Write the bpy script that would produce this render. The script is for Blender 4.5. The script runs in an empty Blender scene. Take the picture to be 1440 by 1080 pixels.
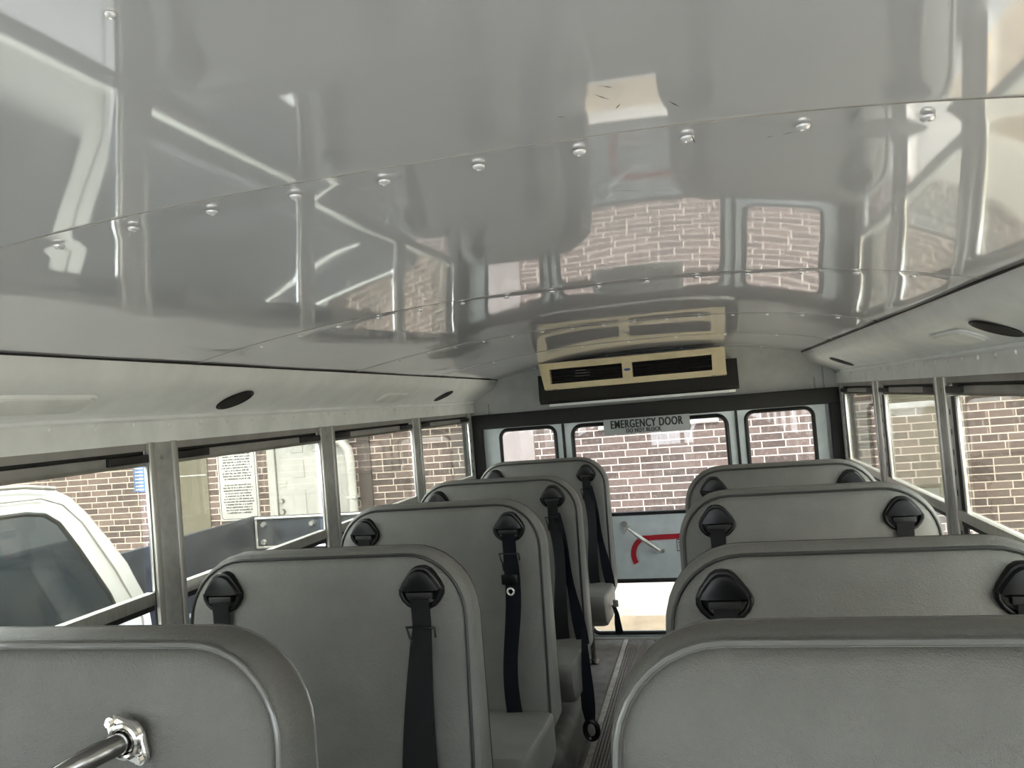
import bpy, bmesh, math, random
from mathutils import Vector, Matrix, noise
S = bpy.context.scene
C = S.collection
random.seed(4)
# ---------------- camera ----------------
F_PX = 1081.0
def cam_setup():
    F = Vector((270., 10., F_PX)).normalized()
    a = math.radians(4.7)
    D = Vector((math.sin(a), math.cos(a), 0.0))
    D.z = -(D.x*F.x + D.y*F.y)/F.z
    D.normalize()
    R = D.cross(F)
    # rows give world axes in camera coords (x right, y down, z forward)
    M = Matrix((R, F, -D))
    cam = bpy.data.cameras.new('camera')
    o = bpy.data.objects.new('camera', cam); C.objects.link(o)
    right = M @ Vector((1, 0, 0)); up = M @ Vector((0, -1, 0)); back = M @ Vector((0, 0, -1))
    m = Matrix((right, up, back)).transposed().to_4x4()
    m.translation = Vector((0.36, 0.0, 1.5))
    o.matrix_world = m
    cam.sensor_fit = 'HORIZONTAL'; cam.sensor_width = 36.0
    cam.lens = 36.0*F_PX/1440.0
    cam.clip_start = 0.02; cam.clip_end = 200
    S.camera = o
cam_setup()
# ---------------- world, sun, exposure ----------------
W = bpy.data.worlds.new('overcast_sky'); S.world = W; W.use_nodes = True
nt = W.node_tree; nt.nodes.clear()
wo = nt.nodes.new('ShaderNodeOutputWorld'); bg = nt.nodes.new('ShaderNodeBackground')
bg.inputs[0].default_value = (0.87, 0.945, 1.0, 1); bg.inputs[1].default_value = 1.0
nt.links.new(bg.outputs[0], wo.inputs[0])
sun = bpy.data.lights.new('sun', 'SUN'); sun.energy = 1.1; sun.angle = math.radians(25); sun.color = (1, .95, .90)
so = bpy.data.objects.new('sun', sun); C.objects.link(so)
so.rotation_euler = Vector((0.45, -0.75, 1.0)).to_track_quat('Z', 'Y').to_euler()
S.view_settings.view_transform = 'Standard'
S.view_settings.look = 'None'
S.view_settings.gamma = 1.0
S.view_settings.use_curve_mapping = False
S.view_settings.exposure = 3.0

# ---------------- materials ----------------
def newmat(name):
    m = bpy.data.materials.new(name); m.use_nodes = True
    return m, m.node_tree, m.node_tree.nodes['Principled BSDF']
def mat(name, col, rough=.5, metal=0., coat=0., coat_r=.05, var=.08, scale=12., bump=0., bscale=60., stretch=(1, 1, 1), spec=.5):
    """principled paint/plastic/metal with faint wear variation and optional bump"""
    m, t, b = newmat(name)
    tc = t.nodes.new('ShaderNodeTexCoord'); mp = t.nodes.new('ShaderNodeMapping'); mp.inputs['Scale'].default_value = stretch
    t.links.new(tc.outputs['Object'], mp.inputs[0])
    n = t.nodes.new('ShaderNodeTexNoise'); n.inputs['Scale'].default_value = scale; n.inputs['Detail'].default_value = 5
    t.links.new(mp.outputs[0], n.inputs[0])
    r = t.nodes.new('ShaderNodeMapRange'); r.inputs[1].default_value = .3; r.inputs[2].default_value = .7
    r.inputs[3].default_value = 1-var; r.inputs[4].default_value = 1+var
    t.links.new(n.outputs[0], r.inputs[0])
    v = t.nodes.new('ShaderNodeVectorMath'); v.operation = 'SCALE'; v.inputs[0].default_value = col
    t.links.new(r.outputs[0], v.inputs['Scale']); t.links.new(v.outputs[0], b.inputs['Base Color'])
    b.inputs['Roughness'].default_value = rough; b.inputs['Metallic'].default_value = metal
    b.inputs['Coat Weight'].default_value = coat; b.inputs['Coat Roughness'].default_value = coat_r
    b.inputs['Specular IOR Level'].default_value = spec
    if bump:
        n2 = t.nodes.new('ShaderNodeTexNoise'); n2.inputs['Scale'].default_value = bscale; n2.inputs['Detail'].default_value = 6
        t.links.new(mp.outputs[0], n2.inputs[0])
        bp = t.nodes.new('ShaderNodeBump'); bp.inputs['Strength'].default_value = bump; bp.inputs['Distance'].default_value = .003
        t.links.new(n2.outputs[0], bp.inputs['Height']); t.links.new(bp.outputs[0], b.inputs['Normal'])
    return m
M = {}
M['ceil'] = mat('glossy_ceiling_paint', (.65, .67, .72), .35, 0, 1.0, .035, var=.02, scale=3)
M['ceil'].node_tree.nodes['Principled BSDF'].inputs['Coat IOR'].default_value = 3.3
M['cove'] = mat('satin_white_duct', (.78, .80, .79), .5, bump=.15, bscale=120, var=.05)
M['panel2'] = mat('falloff_grey_panel', (.46, .465, .44), .6)  # panel grey darkened to stand for light falloff on the rear top panel
M['panel'] = mat('grey_wall_panel', (.72, .735, .71), .45, bump=.1, bscale=90)
M['rearpanel'] = mat('pale_blue_grey_paint', (.58, .63, .63), .4, coat=.3)
M['alu'] = mat('brushed_aluminium', (.50, .49, .45), .42, .75, var=.12, stretch=(8, 8, .6), scale=20, bump=.1)
M['bright'] = mat('bright_aluminium', (.80, .79, .74), .28, .9, var=.08)
M['strip'] = mat('worn_aisle_strip', (.30, .29, .26), .5, var=.3, scale=40)
M['darkalu'] = mat('grey_anodised_bar', (.30, .29, .27), .5, .4, var=.12)
M['post'] = mat('painted_post', (.36, .36, .335), .45, .3, var=.14, scale=30)
M['black'] = mat('black_rubber', (.004, .004, .004), .55)
M['plastic'] = mat('glossy_black_plastic', (.005, .005, .006), .3, spec=.3)
M['belt'] = mat('charcoal_webbing', (.014, .0135, .015), .85, bump=.4, bscale=400, spec=.2)
M['beltdark'] = mat('black_webbing', (.004, .005, .009), .85, bump=.4, bscale=400, spec=.2)
M['padding'] = mat('dark_grey_padding', (.013, .013, .012), .8, bump=.3, bscale=200)
M['chrome'] = mat('chrome', (.85, .83, .80), .12, 1.0, var=.04)
M['steel'] = mat('stainless_tube', (.24, .235, .225), .25, 1.0, var=.08)
M['beige'] = mat('beige_plastic', (.68, .58, .36), .5)
M['grillein'] = mat('black_vent_void', (.006, .006, .006), .8)
M['blue'] = mat('blue_badge', (.05, .09, .25), .3)
M['red'] = mat('red_vinyl', (.42, .01, .02), .45)
M['signplate'] = mat('grey_sign_plate', (.34, .36, .35), .5)
M['ink'] = mat('black_ink', (.015, .015, .015), .6)
M['white'] = mat('white_label', (.29, .29, .28), .5)
M['whitepaint'] = mat('white_car_paint', (.62, .62, .61), .3, coat=1., coat_r=.03, var=.02)
M['carglass'] = mat('dark_car_glass', (.012, .018, .024), .08, coat=.3, coat_r=.02)
M['bedsteel'] = mat('blue_grey_worn_steel', (.03, .034, .042), .55, .4, var=.35, scale=9, bump=.4, bscale=30)
M['doorpaint'] = mat('white_door_paint', (.25, .25, .235), .5, var=.05)
M['beigewall'] = mat('beige_stucco', (.085, .078, .055), .8, bump=.3)
M['concrete'] = mat('pale_concrete', (.45, .42, .37), .85, bump=.3, bscale=40)
M['downpipe'] = mat('white_downspout', (.29, .29, .27), .4)
M['rust'] = mat('orange_brown_trim', (.09, .045, .022), .7, var=.25)
M['darkpanel'] = mat('brown_wall_panel', (.035, .025, .021), .7, var=.2)
M['tyre'] = mat('tyre_rubber', (.02, .02, .02), .8)
M['pinkboard'] = mat('pale_pink_board', (.17, .145, .135), .7, var=.06)
M['bluesign'] = mat('blue_sign', (.035, .08, .18), .5)

def vinyl(f=1.):
    m, t, b = newmat('grey_grained_vinyl')
    tc = t.nodes.new('ShaderNodeTexCoord')
    v = t.nodes.new('ShaderNodeTexVoronoi'); v.inputs['Scale'].default_value = 380; v.feature = 'DISTANCE_TO_EDGE'
    n = t.nodes.new('ShaderNodeTexNoise'); n.inputs['Scale'].default_value = 9; n.inputs['Detail'].default_value = 6
    n3 = t.nodes.new('ShaderNodeTexNoise'); n3.inputs['Scale'].default_value = 70; n3.inputs['Detail'].default_value = 5
    n3.inputs['Distortion'].default_value = 1.5
    for q in (v, n, n3): t.links.new(tc.outputs['Object'], q.inputs['Vector'])
    ad = t.nodes.new('ShaderNodeMath'); ad.operation = 'MULTIPLY_ADD'
    t.links.new(v.outputs['Distance'], ad.inputs[0]); ad.inputs[1].default_value = .8
    t.links.new(n3.outputs[0], ad.inputs[2])
    bp = t.nodes.new('ShaderNodeBump'); bp.inputs['Strength'].default_value = .75; bp.inputs['Distance'].default_value = .0018
    t.links.new(ad.outputs[0], bp.inputs['Height']); t.links.new(bp.outputs[0], b.inputs['Normal'])
    cr = t.nodes.new('ShaderNodeValToRGB'); cr.color_ramp.elements[0].position = .3; cr.color_ramp.elements[1].position = .7
    cr.color_ramp.elements[0].color = (.140*f, .137*f, .124*f, 1); cr.color_ramp.elements[1].color = (.176*f, .173*f, .158*f, 1)
    t.links.new(n.outputs[0], cr.inputs[0]); t.links.new(cr.outputs[0], b.inputs['Base Color'])
    b.inputs['Roughness'].default_value = .42; b.inputs['Specular IOR Level'].default_value = .5
    return m
M['vinyl'] = vinyl()
M['vinyl2'] = vinyl(.68); M['vinyl2'].name = 'dimmed_barrier_vinyl'  # barrier copy of the seat vinyl, darkened for shade on the right one
M['piping'] = mat('highlit_vinyl_piping', (.13, .13, .125), .25, coat=.4)  # barrier piping lightened, the bright highlight put into its colour
M['darkpiping'] = mat('dark_vinyl_piping', (.035, .035, .033), .4)

def glass(name, tint, dust=.03, ior=1.5):
    m = bpy.data.materials.new(name); m.use_nodes = True; t = m.node_tree; t.nodes.clear()
    o = t.nodes.new('ShaderNodeOutputMaterial'); tr = t.nodes.new('ShaderNodeBsdfTransparent'); tr.inputs[0].default_value = (*tint, 1)
    gl = t.nodes.new('ShaderNodeBsdfGlossy'); gl.inputs['Roughness'].default_value = .0; gl.inputs[0].default_value = (1, 1, 1, 1)
    df = t.nodes.new('ShaderNodeBsdfDiffuse'); df.inputs[0].default_value = (.6, .58, .52, 1)
    fr = t.nodes.new('ShaderNodeFresnel'); fr.inputs[0].default_value = ior
    geo = t.nodes.new('ShaderNodeNewGeometry')
    # same reflectance from both sides of a thin pane
    m1 = t.nodes.new('ShaderNodeMixShader'); m2 = t.nodes.new('ShaderNodeMixShader')
    n = t.nodes.new('ShaderNodeTexNoise'); n.inputs['Scale'].default_value = 5; n.inputs['Detail'].default_value = 7
    tc = t.nodes.new('ShaderNodeTexCoord'); t.links.new(tc.outputs['Object'], n.inputs['Vector'])
    mr = t.nodes.new('ShaderNodeMapRange'); mr.inputs[1].default_value = .35; mr.inputs[2].default_value = .75; mr.inputs[3].default_value = dust*.5; mr.inputs[4].default_value = dust*2
    t.links.new(n.outputs[0], mr.inputs[0])
    lw = t.nodes.new('ShaderNodeLayerWeight'); lw.inputs['Blend'].default_value = .5
    p = t.nodes.new('ShaderNodeMath'); p.operation = 'POWER'; p.inputs[1].default_value = 5
    t.links.new(lw.outputs['Facing'], p.inputs[0])
    q = t.nodes.new('ShaderNodeMath'); q.operation = 'MULTIPLY_ADD'; q.inputs[1].default_value = .95; q.inputs[2].default_value = .04
    t.links.new(p.outputs[0], q.inputs[0])
    t.nodes.remove(fr)
    t.links.new(mr.outputs[0], m1.inputs[0]); t.links.new(tr.outputs[0], m1.inputs[1]); t.links.new(df.outputs[0], m1.inputs[2])
    t.links.new(q.outputs[0], m2.inputs[0]); t.links.new(m1.outputs[0], m2.inputs[1]); t.links.new(gl.outputs[0], m2.inputs[2])
    t.links.new(m2.outputs[0], o.inputs[0])
    return m
M['glass'] = glass('tinted_window_glass', (.87, .87, .82), .07)
M['clearglass'] = glass('clear_rear_glass', (.98, .98, .98), .01)

def brick():
    m, t, b = newmat('mottled_brown_brick')
    tc = t.nodes.new('ShaderNodeTexCoord'); mp = t.nodes.new('ShaderNodeMapping')
    mp.inputs['Rotation'].default_value = (math.radians(90), 0, 0)
    sep = t.nodes.new('ShaderNodeSeparateXYZ'); cmb = t.nodes.new('ShaderNodeCombineXYZ')
    t.links.new(tc.outputs['Object'], sep.inputs[0]); t.links.new(sep.outputs['X'], cmb.inputs['X']); t.links.new(sep.outputs['Z'], cmb.inputs['Y'])
    br = t.nodes.new('ShaderNodeTexBrick'); t.links.new(cmb.outputs[0], br.inputs['Vector'])
    br.inputs['Scale'].default_value = 1.0; br.inputs['Brick Width'].default_value = .207; br.inputs['Row Height'].default_value = .0677
    br.inputs['Mortar Size'].default_value = .0055; br.inputs['Mortar Smooth'].default_value = .15; br.inputs['Bias'].default_value = -.1
    br.offset = .37; br.offset_frequency = 2; br.squash = 1.35; br.squash_frequency = 3
    br.inputs['Color1'].default_value = (.040, .027, .023, 1); br.inputs['Color2'].default_value = (.11, .077, .066, 1)
    br.inputs['Mortar'].default_value = (.40, .34, .29, 1)
    n = t.nodes.new('ShaderNodeTexNoise'); n.inputs['Scale'].default_value = 26; n.inputs['Detail'].default_value = 8; n.inputs['Roughness'].default_value = .75
    t.links.new(tc.outputs['Object'], n.inputs['Vector'])
    mr = t.nodes.new('ShaderNodeMapRange'); mr.inputs[1].default_value = .50; mr.inputs[2].default_value = .66; mr.inputs[4].default_value = .6
    t.links.new(n.outputs[0], mr.inputs[0])
    mx = t.nodes.new('ShaderNodeMix'); mx.data_type = 'RGBA'
    t.links.new(mr.outputs[0], mx.inputs[0]); t.links.new(br.outputs['Color'], mx.inputs[6]); mx.inputs[7].default_value = (.17, .135, .115, 1)
    t.links.new(mx.outputs[2], b.inputs['Base Color'])
    bp = t.nodes.new('ShaderNodeBump'); bp.inputs['Strength'].default_value = .6; bp.inputs['Distance'].default_value = .006; bp.invert = True
    t.links.new(br.outputs['Fac'], bp.inputs['Height']); t.links.new(bp.outputs[0], b.inputs['Normal'])
    b.inputs['Roughness'].default_value = .85
    return m
M['brick'] = brick()

def ribfloor():
    m, t, b = newmat('ribbed_rubber_floor')
    tc = t.nodes.new('ShaderNodeTexCoord'); w = t.nodes.new('ShaderNodeTexWave'); w.bands_direction = 'X'; w.inputs['Scale'].default_value = 22
    t.links.new(tc.outputs['Object'], w.inputs['Vector'])
    n = t.nodes.new('ShaderNodeTexNoise'); n.inputs['Scale'].default_value = 30; n.inputs['Detail'].default_value = 8
    t.links.new(tc.outputs['Object'], n.inputs['Vector'])
    cr = t.nodes.new('ShaderNodeValToRGB'); cr.color_ramp.elements[0].color = (.045, .043, .04, 1); cr.color_ramp.elements[1].color = (.15, .14, .125, 1)
    t.links.new(n.outputs[0], cr.inputs[0]); t.links.new(cr.outputs[0], b.inputs['Base Color'])
    bp = t.nodes.new('ShaderNodeBump'); bp.inputs['Distance'].default_value = .004; bp.inputs['Strength'].default_value = .8
    t.links.new(w.outputs[0], bp.inputs['Height']); t.links.new(bp.outputs[0], b.inputs['Normal'])
    b.inputs['Roughness'].default_value = .55
    return m
M['floor'] = ribfloor()
M['smoothfloor'] = mat('worn_grey_rubber', (.11, .107, .097), .55, var=.35, scale=14)
def asphalt():
    m, t, b = newmat('tan_dirt_concrete')
    tc = t.nodes.new('ShaderNodeTexCoord')
    n = t.nodes.new('ShaderNodeTexNoise'); n.inputs['Scale'].default_value = 3; n.inputs['Detail'].default_value = 12; n.inputs['Roughness'].default_value = .7
    t.links.new(tc.outputs['Object'], n.inputs['Vector'])
    cr = t.nodes.new('ShaderNodeValToRGB'); cr.color_ramp.elements[0].color = (.42, .36, .28, 1); cr.color_ramp.elements[1].color = (.60, .53, .44, 1)
    cr.color_ramp.elements[0].position = .3; cr.color_ramp.elements[1].position = .7
    t.links.new(n.outputs[0], cr.inputs[0]); t.links.new(cr.outputs[0], b.inputs['Base Color']); b.inputs['Roughness'].default_value = .9
    return m
M['ground'] = asphalt()
M['ramp'] = mat('tan_packed_dirt', (.27, .21, .135), .9, var=.2, scale=7, bump=.3)

# ---------------- helpers ----------------
def link(name, bm, m, parent=None, smooth=False, loc=None):
    bmesh.ops.recalc_face_normals(bm, faces=bm.faces)
    me = bpy.data.meshes.new(name); bm.to_mesh(me); bm.free()
    me.materials.append(M[m] if isinstance(m, str) else m)
    if smooth:
        for p in me.polygons: p.use_smooth = True
        if smooth != 'all':
            me.set_sharp_from_angle(angle=math.radians(40))
    o = bpy.data.objects.new(name, me); C.objects.link(o)
    if parent: o.parent = parent
    if loc: o.location = loc
    return o
def tag(o, label=None, cat=None, group=None, kind=None):
    if label: o['label'] = label
    if cat: o['category'] = cat
    if group: o['group'] = group
    if kind: o['kind'] = kind
    return o
def empty(name, loc=(0, 0, 0), rz=0):
    o = bpy.data.objects.new(name, None); C.objects.link(o); o.location = loc; o.rotation_euler = (0, 0, rz); o.empty_display_size = .1
    return o
def box(bm, x0, x1, y0, y1, z0, z1, bev=0.0, seg=2):
    r = bmesh.ops.create_cube(bm, size=1)
    vs = r['verts']
    for v in vs:
        v.co = Vector(((x0+x1)/2+v.co.x*(x1-x0), (y0+y1)/2+v.co.y*(y1-y0), (z0+z1)/2+v.co.z*(z1-z0)))
    if bev:
        es = list({e for v in vs for e in v.link_edges})
        bmesh.ops.bevel(bm, geom=es, offset=bev, segments=seg, profile=.5, affect='EDGES')
def mbox(name, m, parent, *a, bev=0.0, seg=2):
    bm = bmesh.new(); box(bm, *a, bev=bev, seg=seg); return link(name, bm, m, parent, smooth=bool(bev))
def tube(bm, pts, r, n=12, closed=False, cap=True):
    pts = [Vector(p) for p in pts]; k = len(pts); rings = []
    prev = None
    for i, p in enumerate(pts):
        if closed: d = pts[(i+1) % k]-pts[i-1]
        else: d = pts[min(i+1, k-1)]-pts[max(i-1, 0)]
        d.normalize()
        if prev is None:
            up = Vector((0, 0, 1)) if abs(d.z) < .9 else Vector((1, 0, 0))
            u = d.cross(up).normalized()
        else:
            u = (prev-d*prev.dot(d)).normalized()
        prev = u; w = d.cross(u)
        rr = r[i] if isinstance(r, (list, tuple)) else r
        rings.append([bm.verts.new(p+(u*math.cos(2*math.pi*j/n)+w*math.sin(2*math.pi*j/n))*rr) for j in range(n)])
    for i in range(k if closed else k-1):
        a, b = rings[i], rings[(i+1) % k]
        for j in range(n): bm.faces.new((a[j], a[(j+1) % n], b[(j+1) % n], b[j]))
    if cap and not closed:
        bm.faces.new(rings[0]); bm.faces.new(rings[-1])
def loft(bm, rings, cap0=True, cap1=True, closed=True):
    vr = [[bm.verts.new(p) for p in r] for r in rings]; n = len(vr[0])
    for a, b in zip(vr, vr[1:]):
        for j in range(n if closed else n-1): bm.faces.new((a[j], a[(j+1) % n], b[(j+1) % n], b[j]))
    if cap0: bm.faces.new(vr[0])
    if cap1: bm.faces.new(vr[-1])
    return vr
def cyl(bm, c, ax, r, h, n=24, r2=None):
    ax = Vector(ax).normalized(); c = Vector(c)
    tube(bm, [c, c+ax*h], [r, r if r2 is None else r2], n)
def rrect(hw, z0, z1, r, seg=8, rb=None):
    """rounded rectangle outline in XZ: list of (x,z)"""
    rb = r if rb is None else rb
    out = []
    for cx, cz, rr, a0 in ((hw-r, z1-r, r, 0), (-hw+r, z1-r, r, 90), (-hw+rb, z0+rb, rb, 180), (hw-rb, z0+rb, rb, 270)):
        for i in range(seg+1):
            a = math.radians(a0+90*i/seg); out.append((cx+rr*math.cos(a), cz+rr*math.sin(a)))
    return out
def ribbon(bm, pts, wid, thick=.0025, wdir=None):
    """belt webbing: pts centres, wid widths, wdir width directions"""
    rings = []
    for i, p in enumerate(pts):
        p = Vector(p); w = Vector(wdir[i] if wdir else (1, 0, 0)).normalized()
        d = (Vector(pts[min(i+1, len(pts)-1)])-Vector(pts[max(i-1, 0)])).normalized()
        nrm = d.cross(w).normalized(); hw = (wid[i] if isinstance(wid, (list, tuple)) else wid)/2
        rings.append([p+w*hw+nrm*thick, p-w*hw+nrm*thick, p-w*hw-nrm*thick, p+w*hw-nrm*thick])
    loft(bm, rings)

XW = 1.12          # inner face of the side posts
YR = 4.87          # rear wall
YF = -1.55         # front of the bus body
def ceil_z(x):
    t = max(-1, min(1, x/.94))
    return 1.685+.087*(1-abs(t)**(2.9 if t > 0 else 2.2))
# ---------------- setting: floor, walls ----------------
fl = mbox('floor', 'floor', None, -1.16, 1.16, YF, YR+.05, -.06, 0); tag(fl, kind='structure')
mbox('smooth_floor_mat', 'smoothfloor', fl, -1.10, -.262, YF+.05, YR-.06, 0, .004)
mbox('smooth_floor_mat', 'smoothfloor', fl, .262, 1.10, YF+.05, YR-.06, 0, .004)
mbox('aisle_strip', 'strip', fl, -.252, -.226, YF+.05, YR-.06, 0, .006)
mbox('aisle_strip', 'strip', fl, .226, .252, YF+.05, YR-.06, 0, .006)
mbox('door_sill_strip', 'bright', fl, -.50, .50, YR-.055, YR-.03, 0, .012)

posts = [1.85, 2.815, 3.80]
for side, sx in (('left', -1), ('right', 1)):
    w = empty('wall_'+side); tag(w, kind='structure')
    def sb(name, m, x0, x1, *a, **k):
        xs = sorted((sx*x0, sx*x1)); return mbox(name, m, w, xs[0], xs[1], *a, **k)
    sb('lower_panel', 'panel', XW, XW+.06, YF, YR, 0, .73)
    sb('sill', 'alu', XW-.02, XW+.05, YF, YR-.02, .73, .755, bev=.004)
    sb('header_strip', 'panel', XW, XW+.06, YF, YR, 1.482, 1.80)
    sb('outer_skin', 'panel', XW+.06, XW+.085, YF, YR+.05, 1.45, 1.95)
    for y in (-1.045, -.08, .885, 1.85, 2.815, 3.80):
        sb('post', 'post', XW-.002, XW+.014, y-.047, y+.047, .75, 1.484, bev=.005)
        # bright retaining angles either side of the painted centre
        sb('post_trim', 'alu', XW-.008, XW+.010, y-.058, y-.036, .75, 1.484, bev=.002)
        sb('post_trim', 'alu', XW-.008, XW+.010, y+.036, y+.058, .75, 1.484, bev=.002)
        bm = bmesh.new(); cyl(bm, (sx*(XW+.001), y-.005, 1.44), (-sx, 0, 0), .006, .005, 12)
        link('post_rivet', bm, 'darkalu', w, True)
    sb('corner_post', 'post', XW-.002, XW+.014, YR-.135, YR-.075, .75, 1.484, bev=.005)
    sb('rear_pillar', 'padding', XW-.055, XW+.075, YR-.075, YR, .0, 1.46, bev=.01)
    sb('front_pillar', 'panel', XW-.03, XW+.075, YF, YF+.09, .75, 1.484)
    # rivet row along the header strip
    for k in range(28):
        y = .93+k*.137
        if y > YR-.15: break
        bm = bmesh.new(); cyl(bm, (sx*(XW+.001), y, 1.532), (-sx, 0, 0), .009, .005, 12, .005)
        link('header_rivet', bm, 'panel', w, True)

# ---------------- side windows ----------------
wn = 0
bays = [(-1.49, -1.045), (-1.045, -.08), (-.08, .885), (.885, 1.85), (1.85, 2.815), (2.815, 3.80), (3.80, 4.77)]
def side_window(sx, y0, y1, zr, n):
    w = empty('window_%d' % n); tag(w, kind='structure')
    a, b = y0+.058, y1-.05
    if y1 > 4.7: b = YR-.135
    def sb(name, m, x0, x1, *q, **k):
        xs = sorted((sx*x0, sx*x1)); return mbox(name, m, w, xs[0], xs[1], *q, **k)
    sb('top_track', 'darkalu', XW+.004, XW+.05, a-.01, b+.01, 1.462, 1.482)
    sb('track_gap', 'black', XW+.02, XW+.05, a, b, 1.452, 1.462)
    sb('sash_bar', 'darkalu', XW+.008, XW+.04, a, b, 1.420, 1.452, bev=.003)
    sb('latch', 'black', XW-.004, XW+.03, a+.004, a+.15, 1.430, 1.452, bev=.003)
    sb('latch', 'black', XW-.004, XW+.03, b-.15, b-.004, 1.430, 1.452, bev=.003)
    # stile with guide holes, on the far side
    if sx > 0:
        q = (b-.034, b-.012, b-.078, b-.034, b-.096, b-.080, b-.027)
    else:
        q = (b-.004, b+.006, b-.010, b-.004, b-.014, b-.010, b-.001)
    sb('guide_channel', 'alu', XW-.002, XW+.004, q[0], q[1], .76, 1.42)
    sb('stile', 'black', XW+.003, XW+.008, q[2], q[3], .76, 1.42)
    sb('bright_stile', 'bright', XW+.0, XW+.009, q[4], q[5], zr, 1.42, bev=.0015)
    sb('stile', 'black', XW+.006, XW+.04, a, a+.014, .76, 1.42)
    bm = bmesh.new()
    for k in range(9):
        z = .84+k*.065
        box(bm, min(sx*(XW-.003), sx*(XW-.001)), max(sx*(XW-.003), sx*(XW-.001)), q[6]-.003, q[6]+.003, z, z+.018)
    link('guide_holes', bm, 'black', w)
    # meeting rail, sloped top
    sb('meeting_rail', 'alu', XW-.006, XW+.022, a, b-.02, zr-.03, zr+.004, bev=.003)
    sb('rail_seal', 'black', XW+.0, XW+.03, a, b-.02, zr-.045, zr-.03)
    sb('upper_pane', 'glass', XW+.008, XW+.012, a+.004, b-.036, zr, 1.43)
    sb('lower_pane', 'clearglass', XW+.026, XW+.030, a+.004, b-.036, .755, zr-.03)
    return w
for sx, zr in ((-1, 1.078), (1, 1.052)):
    for y0, y1 in bays:
        wn += 1; side_window(sx, y0, y1, zr, wn)

# ---------------- ceiling ----------------
cl = empty('ceiling'); tag(cl, kind='structure')
seams = [YF, -.165, .80, 1.80, 2.765, 3.715, 4.70, YR+.02]
for k in range(len(seams)-1):
    y0, y1 = seams[k], seams[k+1]
    y0 -= .02 if k else 0
    nx, ny = 76, max(4, int((y1-y0)/.025))
    bm = bmesh.new(); g = []; amp = .3 if k <= 1 else .5
    for j in range(ny+1):
        y = y0+(y1-y0)*j/ny; row = []
        for i in range(nx+1):
            x = -.945+1.89*i/nx
            z = ceil_z(x)
            d = noise.noise(Vector((x*1.7+k*5.3, y*1.3, 2.1)))*.0042 + noise.noise(Vector((x*4.2, y*3.2, 7+k)))*.0011
            # sheet pinned along its seams, slight lap
            e = min(1, (y-y0)/.22, (y1-y)/.22+.25); e = max(0, e)
            z += d*amp*(.25+.75*e) - (.001 if k <= 1 else .0022)*math.sin(math.pi*max(0, min(1, (y-y0-.01)/(y1-y0-.01)))) - .0012*max(0, 1-(y-y0)/.05)
            row.append(bm.verts.new((x, y, z)))
        g.append(row)
    for j in range(ny):
        for i in range(nx): bm.faces.new((g[j][i], g[j+1][i], g[j+1][i+1], g[j][i+1]))
    # lap edge lip going up
    lip = [bm.verts.new(v.co+Vector((0, .0, .004))) for v in g[0]]
    lf = [bm.faces.new((g[0][i], g[0][i+1], lip[i+1], lip[i])) for i in range(nx)]
    for f_ in lf: f_.material_index = 1
    o = link('ceiling_panel', bm, 'ceil', cl, True); o.data.materials.append(M['darkalu'])
    md = o.modifiers.new('thick', 'SOLIDIFY'); md.thickness = .0012; md.offset = 1
mbox('roof_skin', 'panel', cl, -1.205, 1.205, YF, YR+.05, 1.90, 1.93)
bm0 = bmesh.new()
for (zz, rr) in ((0, .0085), (-.002, .0085), (-.0045, .0045)):
    pass
loft(bm0, [[(rr*math.cos(2*math.pi*j/16), rr*math.sin(2*math.pi*j/16), zz) for j in range(16)] for zz, rr in ((.001, .007), (-.001, .007), (-.0032, .005), (-.0036, .003), (-.002, .0018))])
scr = link('ceiling_screw', bm0, 'ceil', cl, True)
first = True
for k in range(2, 7):
    y = seams[k]+.016
    step = .113 if k < 5 else .226
    n = int(.9/step)
    for i in range(-n, n+1):
        x = i*step+.027
        if abs(x) > .91: continue
        o = scr if first else scr.copy()
        if not first: C.objects.link(o); o.parent = cl
        first = False
        o.location = (x, y, ceil_z(x)-.0035)
o = scr.copy(); C.objects.link(o); o.parent = cl; o.location = (.015, .411, ceil_z(.015)-.002); o.scale = (.5, .5, .7)
# small scuffs scratched into the ceiling paint
bm = bmesh.new()
def scuff(x, y, dx, dy, w=.0007):
    dx *= .6; dy *= .6
    L = Vector((dx, dy, 0)).normalized(); pr = Vector((-L.y, L.x, 0))*w
    q = []
    for t, s in ((0, 0), (.5, 1), (1, 0)):
        p = Vector((x+dx*t, y+dy*t, 0))
        for sg in (1, -1):
            v = p+pr*sg*(s if s else .1); q.append(Vector((v.x, v.y, ceil_z(v.x)-.0055)))
    vs = [bm.verts.new(v) for v in q]
    bm.faces.new((vs[0], vs[1], vs[3], vs[2])); bm.faces.new((vs[2], vs[3], vs[5], vs[4]))
for a in ((.29, .66, .02, .03), (.31, .69, -.01, .02), (.25, .7, .012, .004), (.37, .80, .006, .05), (.352, .70, .015, .03), (.46, .83, .02, -.01), (.445, .835, .012, -.006), (.27, .98, .06, .03), (.30, .645, .012, .012)):
    scuff(*a)
link('paint_scuff', bm, 'black', cl)

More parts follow.
